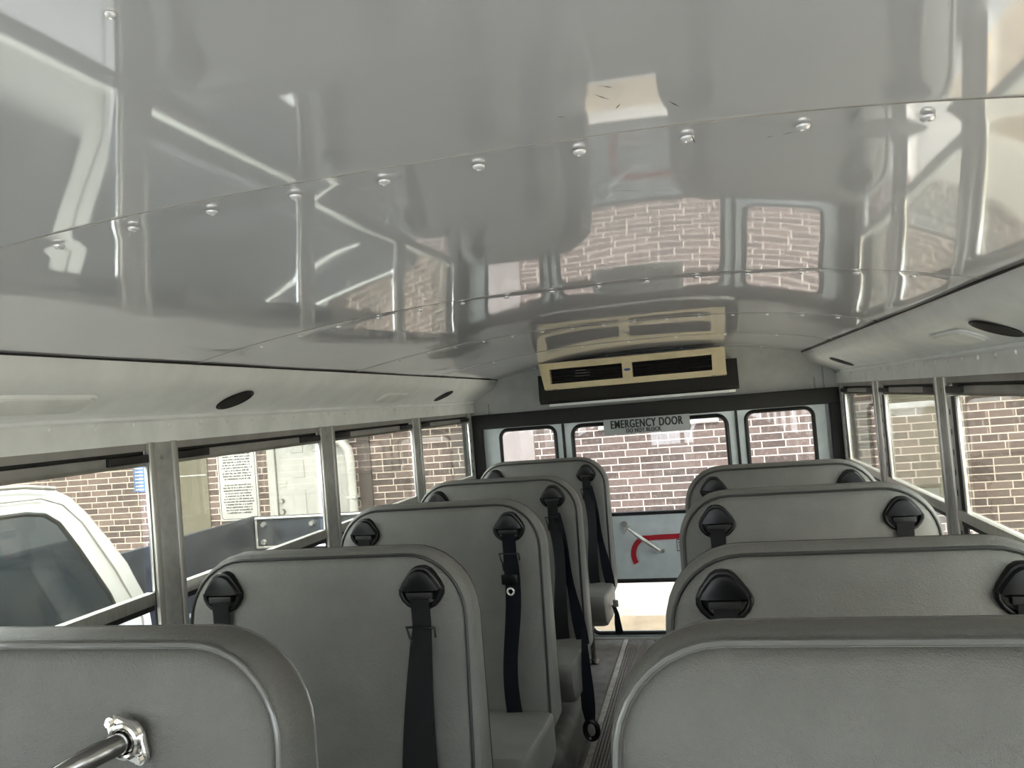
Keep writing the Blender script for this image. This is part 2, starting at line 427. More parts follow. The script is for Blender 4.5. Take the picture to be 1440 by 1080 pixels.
# ---------------- coves: moulded air ducts along both sides ----------------
prof = [(.943, 1.90), (.943, 1.684), (.950, 1.668), (.962, 1.645), (.978, 1.628), (1.0, 1.615), (1.03, 1.600), (1.07, 1.582), (1.10, 1.567), (1.115, 1.556), (1.119, 1.548), (1.119, 1.542), (1.14, 1.542)]
for side, sx in (('left', -1), ('right', 1)):
    t = empty('trim_%d' % (1 if sx < 0 else 2)); tag(t, kind='structure')
    bm = bmesh.new(); rows = []
    ys = [YF+.02+(YR-YF-.03)*i/60 for i in range(61)]
    for y in ys: rows.append([bm.verts.new((sx*x, y, z)) for x, z in prof])
    for a, b in zip(rows, rows[1:]):
        for j in range(len(prof)-1): bm.faces.new((a[j], a[j+1], b[j+1], b[j]))
    link('duct_cover', bm, 'cove', t, 'all')
    # dark joint where ceiling sheet meets duct
    bm = bmesh.new(); box(bm, sx*.9415-.0025, sx*.9415+.0025, YF+.02, YR-.01, 1.6805, 1.6865); link('joint_gap', bm, 'black', t)
    # lip bead
    bm = bmesh.new(); tube(bm, [(sx*1.114, YF+.03, 1.551), (sx*1.114, YR-.02, 1.551)], .007, 10); link('lip_bead', bm, 'cove', t, True)
# fittings on the ducts: oval openings (outlets) and oblong lamp recesses
nrm = Vector((0.42, 0, 1)).normalized()
def duct_frame(sx, x=1.045):
    z = 1.6+(1.03-x)*.45-.001
    n = Vector((-sx*.42, 0, -1)).normalized()     # into the bus, down
    u = Vector((0, 1, 0)); v = n.cross(u)
    return Vector((sx*x, 0, z)), n, u, v
def outlet(sx, y, label):
    c, n, u, v = duct_frame(sx); c.y = y
    t = empty('air_outlet', c); tag(t, label, 'air outlet', 'round air outlets in the side ducts')
    bm = bmesh.new(); R = [(.060, .000), (.060, .003), (.056, .005), (.052, .004), (.050, .001)]
    loft(bm, [[n*h+u*r*math.cos(2*math.pi*j/32)+v*r*math.sin(2*math.pi*j/32) for j in range(32)] for r, h in R], True, False)
    link('rim', bm, 'black', t, True)
    bm = bmesh.new(); loft(bm, [[n*h+u*r*math.cos(2*math.pi*j/32)+v*r*math.sin(2*math.pi*j/32) for j in range(32)] for r, h in ((.052, .0012), (.05, .0032), (.02, .0036))])
    link('opening', bm, 'grillein', t, True)
for sx, y, l in ((-1, 2.10, 'larger-looking black round outlet in left duct, above the notice window'),
                 (-1, 4.06, 'far black round outlet in left duct near the rear corner'),
                 (1, 2.05, 'black round outlet in right duct at the right edge of the photo'),
                 (1, 4.16, 'small far black round outlet in right duct near the rear corner')):
    outlet(sx, y, l)
def dome(sx, y, label):
    c, n, u, v = duct_frame(sx, 1.05); c.y = y
    t = empty('duct_lamp', c); tag(t, label, 'lamp cover', 'oblong lamp covers in the side ducts')
    bm = bmesh.new()
    def ol(s, h):
        out = []
        for x_, z_ in rrect(.15*s, -.042*s, .042*s, .034*s, 6): out.append(n*h+u*x_+v*z_)
        return out
    loft(bm, [ol(1, -.002), ol(1, .003), ol(.96, .006), ol(.90, .004)], True, True); link('bezel', bm, 'cove', t, True)
    bm = bmesh.new(); loft(bm, [ol(.88, .003), ol(.85, .008), ol(.7, .0105), ol(.3, .0115)]); link('lens', bm, 'panel', t, True)
    bm = bmesh.new(); cyl(bm, Vector((0, -sx*0, 0))+u*-.12+n*.004, n, .006, .004, 12); link('switch', bm, 'black', t, True)
dome(-1, 1.38, 'long pale lamp cover in left duct above the white pickup')
dome(-1, 3.35, 'small pale lamp cover in left duct before the far outlet')
dome(1, 2.35, 'pale lamp cover in right duct beside the near black outlet')

# ---------------- rear wall with emergency door ----------------
def plate_with_holes(name, m, parent, x0, x1, z0, z1, y0, y1, holes):
    """flat plate in XZ with rounded holes [(cx,z0,z1,hw,r)]; built by triangulated fill"""
    bm = bmesh.new()
    loops = [[(x0, z0), (x1, z0), (x1, z1), (x0, z1)]]
    for cx, a, b, hw, r in holes: loops.append([(cx+x, z) for x, z in rrect(hw, a, b, r, 6)])
    es = []
    for lp in loops:
        vs = [bm.verts.new((x, y0, z)) for x, z in lp]
        es += [bm.edges.new((vs[i], vs[(i+1) % len(vs)])) for i in range(len(vs))]
    bmesh.ops.triangle_fill(bm, use_beauty=True, use_dissolve=False, edges=es)
    r = bmesh.ops.extrude_face_region(bm, geom=list(bm.faces))
    for v in [e for e in r['geom'] if isinstance(e, bmesh.types.BMVert)]: v.co.y = y1
    return link(name, bm, m, parent)
def gasket(name, parent, cx, a, b, hw, r, y, rad=.012, m='black'):
    bm = bmesh.new(); tube(bm, [(cx+x, y, z) for x, z in rrect(hw, a, b, r, 8)], rad, 8, closed=True); return link(name, bm, m, parent, True)
def pane(name, parent, cx, a, b, hw, r, y, m='clearglass'):
    bm = bmesh.new(); o = rrect(hw, a, b, r, 6)
    loft(bm, [[(cx+x, y, z) for x, z in o], [(cx+x, y+.004, z) for x, z in o]]); return link(name, bm, m, parent)
wr = empty('wall_rear'); tag(wr, kind='structure')
HL = (-.771, .85, 1.352, .182, .05); HR = (.783, .85, 1.352, .192, .05)
plate_with_holes('left_panel', 'rearpanel', wr, -1.16, -.53, 0, 1.45, YR, YR+.05, [HL])
plate_with_holes('right_panel', 'rearpanel', wr, .53, 1.16, 0, 1.45, YR, YR+.05, [HR])
mbox('top_panel', 'panel2', wr, -1.16, 1.16, YR-.005, YR+.05, 1.44, 1.95)
for x in (-.535, .535):
    mbox('door_jamb', 'black', wr, x-.008, x+.008, YR-.012, YR+.01, 0, 1.45)
for x in (-.512, .512):
    pass
mbox('corner_joint', 'darkalu', wr, 1.045, 1.052, YR-.012, YR+.0, .1, 1.60)
mbox('wire_stub', 'darkalu', wr, .995, 1.002, YR-.012, YR-.004, 1.46, 1.53)
mbox('wire_stub', 'darkalu', wr, -1.02, -1.013, YR-.012, YR-.004, 1.46, 1.53)
hd = mbox('trim_3', 'padding', None, -1.118, 1.118, YR-.085, YR-.006, 1.368, 1.462, bev=.008); tag(hd, kind='structure')
for n, H, l in ((15, HL, 'l'), (16, HR, 'r')):
    w = empty('window_%d' % n); tag(w, kind='structure')
    gasket('gasket', w, H[0], H[1], H[2], H[3], H[4], YR)
    pane('pane', w, H[0], H[1], H[2], H[3], H[4], YR+.02)
d = empty('door_1'); tag(d, kind='structure')
W1 = (0, .772, 1.345, .476, .06); W2 = (0, .030, .352, .455, .05)
plate_with_holes('door_panel', 'rearpanel', d, -.527, .527, .004, 1.44, YR-.002, YR+.045, [W1, W2])
for H in (W1, W2):
    gasket('gasket', d, H[0], H[1], H[2], H[3], H[4], YR-.002, .013)
    pane('pane', d, H[0], H[1], H[2], H[3], H[4], YR+.02)
# red arc and bar decal, release handle
bm = bmesh.new()
cxa, cza, ra = .005, .515, .125
def strip(pts, w, y):
    top = []; bot = []
    for i, p in enumerate(pts):
        a = Vector(pts[max(i-1, 0)]); b = Vector(pts[min(i+1, len(pts)-1)]); dd = (b-a).normalized(); nn = Vector((-dd.y, dd.x))
        p = Vector(p); top.append(p+nn*w/2); bot.append(p-nn*w/2)
    for i in range(len(pts)-1):
        q = [top[i], top[i+1], bot[i+1], bot[i]]
        f1 = [bm.verts.new((v.x, y, v.y)) for v in q]; f2 = [bm.verts.new((v.x, y-.002, v.y)) for v in q]
        bm.faces.new(f1); bm.faces.new(f2)
        for j in range(4): bm.faces.new((f1[j], f1[(j+1) % 4], f2[(j+1) % 4], f2[j]))
arc = [(-.030+math.cos(math.radians(t))*.125, .515+math.sin(math.radians(t))*.115) for t in range(112, 214, 6)]
strip([(.46, .632), (.10, .620), (-.02, .618)]+[(-.045, .616)], .032, YR-.004)
strip([(-.045, .616)]+arc[1:], .032, YR-.004)
link('red_direction_arc', bm, 'red', d)
bm = bmesh.new(); tube(bm, [(-.175, YR-.06, .690), (-.10, YR-.062, .630), (.010, YR-.05, .545)], [.006, .013, .013], 10)
tube(bm, [(-.200, YR-.062, .655), (-.155, YR-.062, .715)], .006, 8)
cyl(bm, (-.180, YR, .690), (0, -1, 0), .012, .065)
cyl(bm, (.005, YR, .548), (0, -1, 0), .016, .05)
link('release_handle', bm, 'bright', d, True)
bm = bmesh.new(); cyl(bm, (.028, YR-.002, .535), (0, -1, 0), .011, .03); cyl(bm, (-.195, YR-.002, .71), (0, -1, 0), .018, .02); link('handle_bolt', bm, 'darkalu', d, True)
bm = bmesh.new()
for a in ((.115, .20, .598, .602), (.115, .20, .528, .532), (.115, .118, .53, .60), (.197, .20, .53, .60), (.125, .165, .580, .584), (.14, .18, .565, .569), (.13, .15, .55, .554)):
    box(bm, a[0], a[1], YR-.0045, YR-.002, a[2], a[3])
link('small_instruction_label', bm, 'ink', d)

def bold_text(txt, size, name, parent, m, loc, sx, off, d):
    a = text_mesh(txt, size, name, parent, m, loc, sx, off)
    me = a.data; bm = bmesh.new(); bm.from_mesh(me)
    g = bmesh.ops.duplicate(bm, geom=bm.verts[:]+bm.edges[:]+bm.faces[:])
    for v in g['geom']:
        if isinstance(v, bmesh.types.BMVert): v.co.x += d; v.co.z += .0002
    bm.to_mesh(me); bm.free(); return a
def text_mesh(txt, size, name, parent, m, loc, sx=1., off=0., ext=.0008, rot=(math.pi/2, 0, 0)):
    cu = bpy.data.curves.new(name, 'FONT'); cu.body = txt; cu.size = size; cu.align_x = 'CENTER'; cu.extrude = ext; cu.offset = off; cu.space_character = 1.12
    t = bpy.data.objects.new('t', cu); C.objects.link(t)
    bpy.context.view_layer.update()
    dg = bpy.context.evaluated_depsgraph_get()
    me = bpy.data.meshes.new_from_object(t.evaluated_get(dg)); me.name = name
    bpy.data.objects.remove(t)
    me.materials.clear(); me.materials.append(M[m])
    o = bpy.data.objects.new(name, me); C.objects.link(o); o.parent = parent
    o.rotation_euler = rot; o.location = loc; o.scale = (sx, 1, 1)
    return o
sg = empty('emergency_door_sign', (0, YR-.094, 1.274)); tag(sg, 'grey plate reading EMERGENCY DOOR, DO NOT BLOCK above the rear door window', 'sign')
mbox('plate', 'signplate', sg, -.262, .262, 0, .004, 0, .098, bev=.001)
bold_text('EMERGENCY DOOR', .070, 'lettering', sg, 'ink', (-.002, -.001, .040), .64, .0008, .005)
bold_text('DO NOT BLOCK', .034, 'lettering', sg, 'ink', (-.02, -.001, .010), .76, .0004, .0025)

# ---------------- air conditioner ----------------
ac = empty('air_conditioner', (0, 4.45, 1.58)); tag(ac, 'beige ceiling air conditioner with two dark louvres above the emergency door', 'air conditioner')
yb = 0.0
def trap(bm, xa0, xa1, za, xb0, xb1, zb, y0, y1, y0b=None, y1b=None):
    """box in XZ: bottom edge xa0..xa1 at za, top edge xb0..xb1 at zb"""
    y0b = y0 if y0b is None else y0b; y1b = y1 if y1b is None else y1b
    r0 = [(xa0, y0, za), (xa1, y0, za), (xa1, y1, za), (xa0, y1, za)]
    r1 = [(xb0, y0b, zb), (xb1, y0b, zb), (xb1, y1b, zb), (xb0, y1b, zb)]
    loft(bm, [r0, r1])
bm = bmesh.new()
trap(bm, -.550, .492, .004, -.548, .490, .034, 0, .05)            # bottom border
trap(bm, -.565, .492, .120, -.574, .492, .158, -.006, .05)        # top border
trap(bm, -.548, -.508, .004, -.574, -.512, .158, -.002, .05)      # left
trap(bm, .415, .490, .004, .420, .492, .158, -.002, .05)          # right
trap(bm, -.085, -.028, .03, -.085, -.028, .125, -.003, .05)       # centre
trap(bm, -.552, .49, 0.0, -.574, .49, .160, .045, .062, .045, .062)   # body
bmesh.ops.recalc_face_normals(bm, faces=bm.faces)
link('housing', bm, 'beige', ac)
for x0, x1 in ((-.508, -.085), (-.028, .417)):
    g = mbox('louvre', 'grillein', ac, x0, x1, .044, .052, .030, .124)
    bm = bmesh.new()
    for k in range(5):
        z = .042+k*.018; loft(bm, [[(x0+.003, .008, z), (x0+.003, .026, z-.006), (x0+.003, .026, z-.003), (x0+.003, .008, z+.003)], [(x1-.003, .008, z), (x1-.003, .026, z-.006), (x1-.003, .026, z-.003), (x1-.003, .008, z+.003)]])
    link('slat', bm, 'grillein', g)
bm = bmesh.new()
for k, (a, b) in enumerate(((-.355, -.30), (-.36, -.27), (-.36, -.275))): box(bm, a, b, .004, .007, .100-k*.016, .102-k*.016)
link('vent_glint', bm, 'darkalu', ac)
bm = bmesh.new(); loft(bm, [[(-.056+.020*s*math.cos(2*math.pi*j/24), -.004-h, .080+.0075*s*math.sin(2*math.pi*j/24)) for j in range(24)] for s, h in ((1, 0), (1, .003), (.8, .004))]); link('badge', bm, 'blue', ac, True)
for x in (-.49, .42):
    mbox('foot', 'darkalu', ac, x-.012, x+.012, .004, .03, -.002, .010, bev=.002)
br = empty('unit_bracket', (0, 4.515, 1.497)); tag(br, 'dark grey padded shelf behind and beneath the beige air conditioner', 'bracket')
bm = bmesh.new()
sh = [(.33, .0), (.036, .0), (.0, .022), (.012, .175), (.33, .175)]
loft(bm, [[(-.60+.0, y, z) for y, z in sh], [(.555, y, z) for y, z in sh]])
link('shelf', bm, 'padding', br)
bm = bmesh.new(); loft(bm, [[(x, y, -.001-h) for x, y in ((-.58, .33), (-.545, .02), (.50, .02), (.535, .05), (.54, .33))] for h in (0, .014)]); link('underside_board', bm, 'cove', br)

# ---------------- seats ----------------
def backrest_mesh(hw=.388, z0=.40, z1=1.178, r=.165, yt=-.045, yb_=-.115, back=.03, pin=.015):
    """wedge-shaped padded back, returns body bm and front piping bm"""
    def fy(z): return yt+(yb_-yt)*(z1-z)/(z1-z0)
    def ring(ins, y=None, off=0., z1x=0.):
        o = rrect(hw-ins, z0+ins*.5, z1-ins, max(r-ins, .02), 9, rb=.04)
        return [(x, (fy(z)+off) if y is None else y, z) for x, z in o]
    bm = bmesh.new()
    rings = [ring(.06, back), ring(.02, back-.002), ring(.006, back-.010), ring(0, back-.024), ring(0, off=.028), ring(.004, off=.012), ring(.012, off=.004), ring(.016, off=.004), ring(.020, off=-.001), ring(.034, off=-.009), ring(.07, off=-.015), ring(.14, off=-.019)]
    vr = loft(bm, rings, True, True)
    p = bmesh.new(); o = [q for q in rrect(hw-pin, z0+.01, z1-pin, r-pin, 9, rb=.04)]
    tube(p, [(x, fy(z)+.000, z) for x, z in o], .0042, 8, closed=True)
    p2 = bmesh.new(); o = rrect(hw-.004, z0, z1-.004, r-.004, 9, rb=.04)
    tube(p2, [(x, back-.014, z) for x, z in o], .0035, 8, closed=True)
    return bm, p, p2
def cushion_mesh():
    bm = bmesh.new(); rs = []
    # side profile (y,z) clockwise, lofted across x with rounded ends
    pr = [(-.09, .34), (-.09, .46), (-.12, .480), (-.25, .486), (-.38, .498), (-.46, .505), (-.505, .497), (-.525, .47), (-.52, .43), (-.50, .37), (-.45, .332), (-.3, .322), (-.15, .325)]
    cy, cz = -.31, .415
    for x, s in ((-.375, .6), (-.384, .85), (-.38, .95), (-.36, 1.0), (-.12, 1.01), (.12, 1.01), (.36, 1.0), (.38, .95), (.384, .85), (.375, .6)):
        rs.append([(x, cy+(y-cy)*s, cz+(z-cz)*s) for y, z in pr])
    rs[0] = [(-.386, y, z) for _, y, z in rs[0]]; rs[1] = [(-.386, y, z) for _, y, z in rs[1]]
    rs[-1] = [(.386, y, z) for _, y, z in rs[-1]]; rs[-2] = [(.386, y, z) for _, y, z in rs[-2]]
    loft(bm, rs); return bm
GO = [(0, .052), (.012, .051), (.024, .044), (.036, .030), (.048, .014), (.055, 0), (.055, -.014), (.048, -.028), (.036, -.040), (.018, -.048), (0, -.050)]
GO = GO+[(-x, z) for x, z in GO[-2:0:-1]]
def guide_bms():
    """belt guide: flange, hood over slot, rim"""
    a = bmesh.new()
    loft(a, [[(x*s, -h, z*s) for x, z in GO] for s, h in ((1, -.01), (1, .006), (.96, .012), (.88, .013), (.80, .005))])
    # hood: upper part bulges and overhangs
    up = [(x*.93, z*.93) for x, z in GO if z > -.012]
    up = sorted(up, key=lambda p: math.atan2(p[1]+.012, p[0]))
    rs = []
    for s, h in ((1, .008), (.97, .016), (.90, .022), (.6, .025)):
        rs.append([(x*s, -h, (z+.002)*s-.004) for x, z in up])
    loft(a, rs)
    b = bmesh.new(); box(b, -.032, .032, -.026, -.006, -.022, -.006, bev=.003)
    r = bmesh.new(); lo = [(x*.9, z*.9) for x, z in GO if z < .012]
    lo = sorted(lo, key=lambda p: math.atan2(p[0], -p[1]-.0))
    tube(r, [(x, -.012, z) for x, z in lo], .0065, 10)
    return a, b, r
MESH = {}
def prebuild(name, bm, m, smooth=True):
    o = link(name, bm, m, None, smooth); MESH[name] = o.data; bpy.data.objects.remove(o)
b_, p_, p2_ = backrest_mesh(); prebuild('backrest', b_, 'vinyl'); prebuild('front_piping', p_, 'darkpiping'); prebuild('rear_piping', p2_, 'darkpiping')
prebuild('seat_cushion', cushion_mesh(), 'vinyl')
a_, b_, r_ = guide_bms(); prebuild('belt_guide', a_, 'plastic'); prebuild('guide_slot', b_, 'black'); prebuild('guide_rim', r_, 'plastic')
def inst(key, parent, loc=(0, 0, 0)):
    o = bpy.data.objects.new(key, MESH[key]); C.objects.link(o); o.parent = parent; o.location = loc; return o
def front_y(z): return -.045+(-.115+.045)*(1.178-z)/.778-.019
def shoulder_belt(parent, gx, style, side):
    """strap from guide down the face of the backrest to the seat bight"""
    bm = bmesh.new()
    pts = [(gx, front_y(1.08)+.0, 1.080), (gx, front_y(1.07)-.018, 1.066), (gx, front_y(1.04)-.012, 1.04), (gx+.0, front_y(1.0)-.008, 1.0)]
    w = [.046]*4; wd = [(1, 0, 0)]*4
    n = 12
    for i in range(1, n+1):
        t = i/n; z = 1.0-.52*t
        if style == 0:
            x = gx-side*.015*math.sin(t*2.2); wi = .048+.075*min(t, .65); d_ = (1, -.25*t, 0)
        elif style == 1:
            x = gx-side*.012*t+.010*math.sin(t*6); wi = .052; d_ = (1, .2*math.sin(t*7), 0)
        else:
            x = gx+side*.02*t+.012*math.sin(t*5); wi = .058; d_ = (1, -.5*math.sin(t*4), 0)
        pts.append((x, front_y(z)-.010-.012*math.sin(t*math.pi), z)); w.append(wi); wd.append(d_)
    ribbon(bm, pts, w, .0016, wd)
    link('shoulder_belt', bm, 'belt' if style != 1 else 'beltdark', parent, True)
    # wire height clip
    bm = bmesh.new(); z = 1.0; y = front_y(z)-.014
    tube(bm, [(gx+.034, y, z-.022), (gx+.034, y-.002, z), (gx, y-.004, z+.003), (gx-.036, y-.002, z+.002), (gx-.030, y, z-.024), (gx-.024, y, z-.03)], .0028, 8)
    tube(bm, [(gx-.026, y, z-.03), (gx-.024, y, z-.055), (gx-.018, y, z-.058)], .004, 8)
    link('belt_clip', bm, 'plastic', parent, True)
    # lap side: second strap and buckle lying in the bight
    if style == 2:
        bm = bmesh.new(); q = []; ww = []; dd = []
        for i in range(12):
            t = i/11; z = 1.02-.56*t; q.append((gx+side*(.012+.085*t), front_y(z)-.012-.01*math.sin(t*3), z)); ww.append(.045+.012*math.sin(t*9)); dd.append((1, -.5+.7*t, 0))
        ribbon(bm, q, ww, .0016, dd); link('lap_belt', bm, 'beltdark', parent, True)
    if style == 1:
        bm = bmesh.new(); z = .90; y = front_y(z)-.022; box(bm, gx-.030, gx+.028, y-.006, y, z, z+.035, bev=.004); link('adjuster', bm, 'plastic', parent, True)
        bm = bmesh.new(); tube(bm, [(gx+.011*math.cos(a_*math.pi/8), y-.006, z-.022+.011*math.sin(a_*math.pi/8)) for a_ in range(16)], .0035, 8, closed=True); link('label_ring', bm, 'bright', parent, True)
def bench(x, y, label, styles=(0, 0), lz=.005):
    s = empty('bench_seat', (x, y, 0)); tag(s, label, 'seat', 'grey vinyl bus seats facing the camera')
    bk = inst('backrest', s); inst('front_piping', bk); inst('rear_piping', bk)
    inst('seat_cushion', s)
    for gx, st in ((.272, styles[0]), (-.265, styles[1])):
        sd = 1 if gx > 0 else -1
        g = inst('belt_guide', s, (gx, front_y(1.09)+.006, 1.088)); inst('guide_slot', g); inst('guide_rim', g)
        shoulder_belt(s, gx, st, sd)
    # steel frame
    for sgn in (1, -1):
        bm = bmesh.new(); xx = sgn*.22
        tube(bm, [(xx, -.44, lz), (xx, -.44, .29), (xx, -.41, .323), (xx, -.06, .323), (xx, -.03, .29), (xx, -.03, lz)], .014, 10)
        box(bm, xx-.03, xx+.03, -.50, -.42, lz, lz+.006); box(bm, xx-.03, xx+.03, -.07, .01, lz, lz+.006)
        link('leg_frame', bm, 'steel', s, True)
    return s
LX, RX = -.603, .628
seats = []
seats.append(bench(LX, 1.80, 'left-side seat just behind the handled barrier, belt hanging by the aisle', (0, 0)))
seats.append(bench(LX, 2.645, 'second left-side seat from the front, black adjuster and ring on its belt', (1, 0)))
seats.append(bench(LX, 3.43, 'third left-side seat, tangled belts running down its aisle side', (2, 0), .222))
seats.append(bench(LX, 4.43, 'rearmost left-side seat beside the emergency door window', (2, 0)))
seats.append(bench(RX, 1.67, 'right-side seat just behind the plain barrier, two belt guides', (0, 0)))
seats.append(bench(RX, 2.575, 'middle of the three right-side seats', (0, 0)))
seats.append(bench(RX, 3.40, 'rearmost right-side seat, before the rear right window', (0, 0), .222))
# hanging buckles on two aisle edges
def hanging(seat, pts, w, wd, end, ring=True):
    bm = bmesh.new(); ribbon(bm, pts, w, .0016, wd); st = link('hanging_strap', bm, 'beltdark', seat, True)
    bm = bmesh.new(); e = Vector(end)
    if ring:
        tube(bm, [(e.x+.026*math.cos(k*math.pi/8)*(1 if k < 16 else 1), e.y-.004, e.z+.036*math.sin(k*math.pi/8)) for k in range(16)], .011, 8, closed=True)
        link('buckle', bm, 'plastic', st, True)
    else:
        box(bm, e.x-.014, e.x+.014, e.y-.012, e.y+.006, e.z-.018, e.z+.018, bev=.004); link('buckle', bm, 'darkalu', st, True)
hanging(seats[2], [(.394, -.24, .56), (.400, -.30, .48), (.402, -.33, .40), (.403, -.34, .33), (.405, -.35, .27), (.407, -.35, .22)], [.02, .03, .045, .055, .055, .04], [(1, .3, 0)]*6, (.41, -.35, .185))
hanging(seats[3], [(.396, -.30, .40), (.412, -.32, .36), (.415, -.33, .31), (.42, -.33, .255)], [.02, .024, .035, .042], [(1, .3, 0)]*4, (.412, -.32, .415), ring=False)
ww = mbox('wheel_well', 'smoothfloor', None, -1.10, -.262, 2.78, 3.66, .004, .22, bev=.05, seg=5); tag(ww, 'worn grey wheel well hump beside the aisle strip under the left seats', 'wheel well')
ww = mbox('wheel_well', 'smoothfloor', None, .262, 1.10, 2.78, 3.66, .004, .22, bev=.03, seg=4); tag(ww, 'worn grey wheel well hump under the rearmost right-side seat', 'wheel well')

# ---------------- crash barriers ----------------
bb, bp1, bp2 = backrest_mesh(hw=.372, z0=.30, z1=1.195, r=.155, yt=-.035, yb_=-.125, back=.055, pin=.009)
prebuild('barrier_pad', bb, 'vinyl2'); prebuild('barrier_front_piping', bp1, 'piping'); prebuild('barrier_rear_piping', bp2, 'piping')
def barrier(x, y, label):
    s = empty('crash_barrier', (x, y, 0)); tag(s, label, 'barrier', 'padded barriers ahead of the first seats')
    b = inst('barrier_pad', s); b.name = 'pad'; p = inst('barrier_front_piping', b); p.name = 'front_piping'; p = inst('barrier_rear_piping', b); p.name = 'rear_piping'
    for xx in (-.30, .30):
        bm = bmesh.new(); tube(bm, [(xx, -.0, .004), (xx, -.0, .32)], .016, 10); box(bm, xx-.03, xx+.03, -.04, .04, .004, .01); link('leg', bm, 'steel', s, True)
    return s
lb = barrier(-.632, 1.035, 'padded grey barrier at lower left with a chrome grab handle bolted to it')
rb = barrier(.574, 1.03, 'plain padded grey barrier at lower right, no handle')
# grab handle: stainless tube bending out from chrome flange
gh = empty('grab_handle', (0, 0, 0)); gh.parent = lb
HX, HY, HZ = .138, -.078, 1.064
bm = bmesh.new()
n_ = 36
fo = []
for j in range(n_):
    a = 2*math.pi*j/n_
    rr = .029+.014*max(0, math.cos(2*(a-math.radians(-48))))**2
    fo.append((rr*math.cos(a), rr*math.sin(a)))
loft(bm, [[(HX+x*s, HY-h, HZ+z*s) for x, z in fo] for s, h in ((1, 0), (1, .005), (.92, .008), (.6, .008))])
link('flange', bm, 'chrome', gh, True)
bm = bmesh.new()
tube(bm, [(HX+.022*math.cos(k*math.pi/10), HY-.011, HZ+.022*math.sin(k*math.pi/10)) for k in range(20)], .005, 8, closed=True); link('collar', bm, 'chrome', gh, True)
for s_ in (1, -1):
    bm = bmesh.new(); c_ = (HX-s_*.0235, HY-.005, HZ+s_*.0255)
    cyl(bm, c_, (0, -1, 0), .0085, .005, 20); cyl(bm, (c_[0], c_[1]-.004, c_[2]), (0, -1, 0), .0055, .006, 6); link('bolt', bm, 'chrome', gh, True)
bm = bmesh.new()
tp = [(HX, HY+.005, HZ), (HX-.002, HY-.022, HZ), (HX-.010, HY-.044, HZ-.001), (HX-.026, HY-.062, HZ-.007), (HX-.050, HY-.075, HZ-.019), (HX-.085, HY-.083, HZ-.041), (HX-.16, HY-.085, HZ-.080), (HX-.30, HY-.085, HZ-.155), (HX-.36, HY-.07, HZ-.188), (HX-.38, HY-.03, HZ-.198), (HX-.382, HY+.012, HZ-.20)]
tube(bm, tp, .0155, 18); link('tube', bm, 'steel', gh, 'all')
gh.name = 'grab_handle'

# ---------------- front of the bus (behind the camera) ----------------
wf = empty('wall_front'); tag(wf, kind='structure')
mbox('dash_panel', 'panel', wf, -1.16, 1.16, YF-.03, YF, 0, .78)
mbox('header_panel', 'panel', wf, -1.16, 1.16, YF-.03, YF, 1.60, 1.93)
for x in (-1.13, 0, 1.13): mbox('windshield_post', 'black', wf, x-.03, x+.03, YF-.03, YF, .78, 1.60)
w = empty('window_17'); tag(w, kind='structure')
mbox('windshield_pane', 'clearglass', w, -1.10, 1.10, YF-.02, YF-.016, .78, 1.60)

# ---------------- outside ----------------
GZ = -.62
gd = mbox('floor_outside', 'ground', None, -22, 22, -22, 22, GZ-.1, GZ); gd.name = 'ground'; tag(gd, kind='structure')
BW = 0.0
bl = empty('brick_building', (0, 7.35, GZ), BW); tag(bl, 'brown mottled brick building wall seen through the rear and side windows', 'building')
mbox('brick_wall', 'brick', bl, -16, 12, 0, .3, .02, 3.9)
mbox('foundation', 'concrete', bl, -16, 12, -.02, .3, 0, GZ*0+.44)
mbox('soffit', 'doorpaint', bl, -16, 12, -.80, .3, 3.1, 3.2)  # eave out of view, its overhang deepened to shade the brick
mbox('fascia', 'doorpaint', bl, -16, 12, -.83, -.80, 3.06, 3.32)
def on_wall(x, y): # world point -> building local
    c_, s_ = math.cos(-BW), math.sin(-BW); dx, dy = x, y-7.35
    return c_*dx-s_*dy
sl = empty('walkway', (0, 7.35, GZ), BW); tag(sl, 'pale concrete walkway along the foot of the brick building', 'walkway')
bm = bmesh.new(); loft(bm, [[(-16, -1.15, 0), (12, -1.15, 0), (12, -.02, 0), (-16, -.02, 0)], [(-16, -1.05, .43), (12, -1.05, .43), (12, -.02, .46), (-16, -.02, .46)]]); link('slab', bm, 'concrete', sl)
bm = bmesh.new(); loft(bm, [[(-16, -2.4, 0), (12, -2.4, 0), (12, -1.151, 0), (-16, -1.151, 0)], [(-16, -2.39, .005), (12, -2.39, .005), (12, -1.06, .36), (-16, -1.06, .36)]]); link('ramp', bm, 'ramp', sl)
# things fixed to the building; local x along wall, y just in front of it, z above ground
def wx(px): return px   # placeholder for clarity
scale_w = 1.035         # wall is a little farther on the left than the sampling plane
def L(x, z):            # sampled on plane Y=7.5 -> local coords
    camx, camz = .36, 1.5
    # intersect ray with rotated wall
    dx, dz = (x-camx)/7.5, (z-camz)/7.5
    # wall: Y = 7.35 + tan(BW)*X
    tb = math.tan(BW); Y = (7.35+tb*camx)/(1-tb*dx)
    X = camx+dx*Y; Z = camz+dz*Y
    return ((X)/math.cos(BW), Z-GZ)
def wbox(bm, x0, x1, z0, z1, d0, d1, bev=0):
    a = L(x0, z0); b = L(x1, z1); box(bm, a[0], b[0], -d1, -d0, a[1], b[1], bev=bev)
nb = empty('notice_board', (0, 7.35, GZ), BW); tag(nb, 'white notice with dense lines of small print, on bricks left of the white door', 'sign')
bm = bmesh.new(); wbox(bm, -4.93, -4.44, .50, 1.30, .0, .02, .004); link('board', bm, 'white', nb, True)
a = L(-4.93, .5); b = L(-4.44, 1.3)
bm = bmesh.new(); xx0, xx1, zz0, zz1 = a[0]+.02, b[0]-.02, a[1]+.02, b[1]-.02
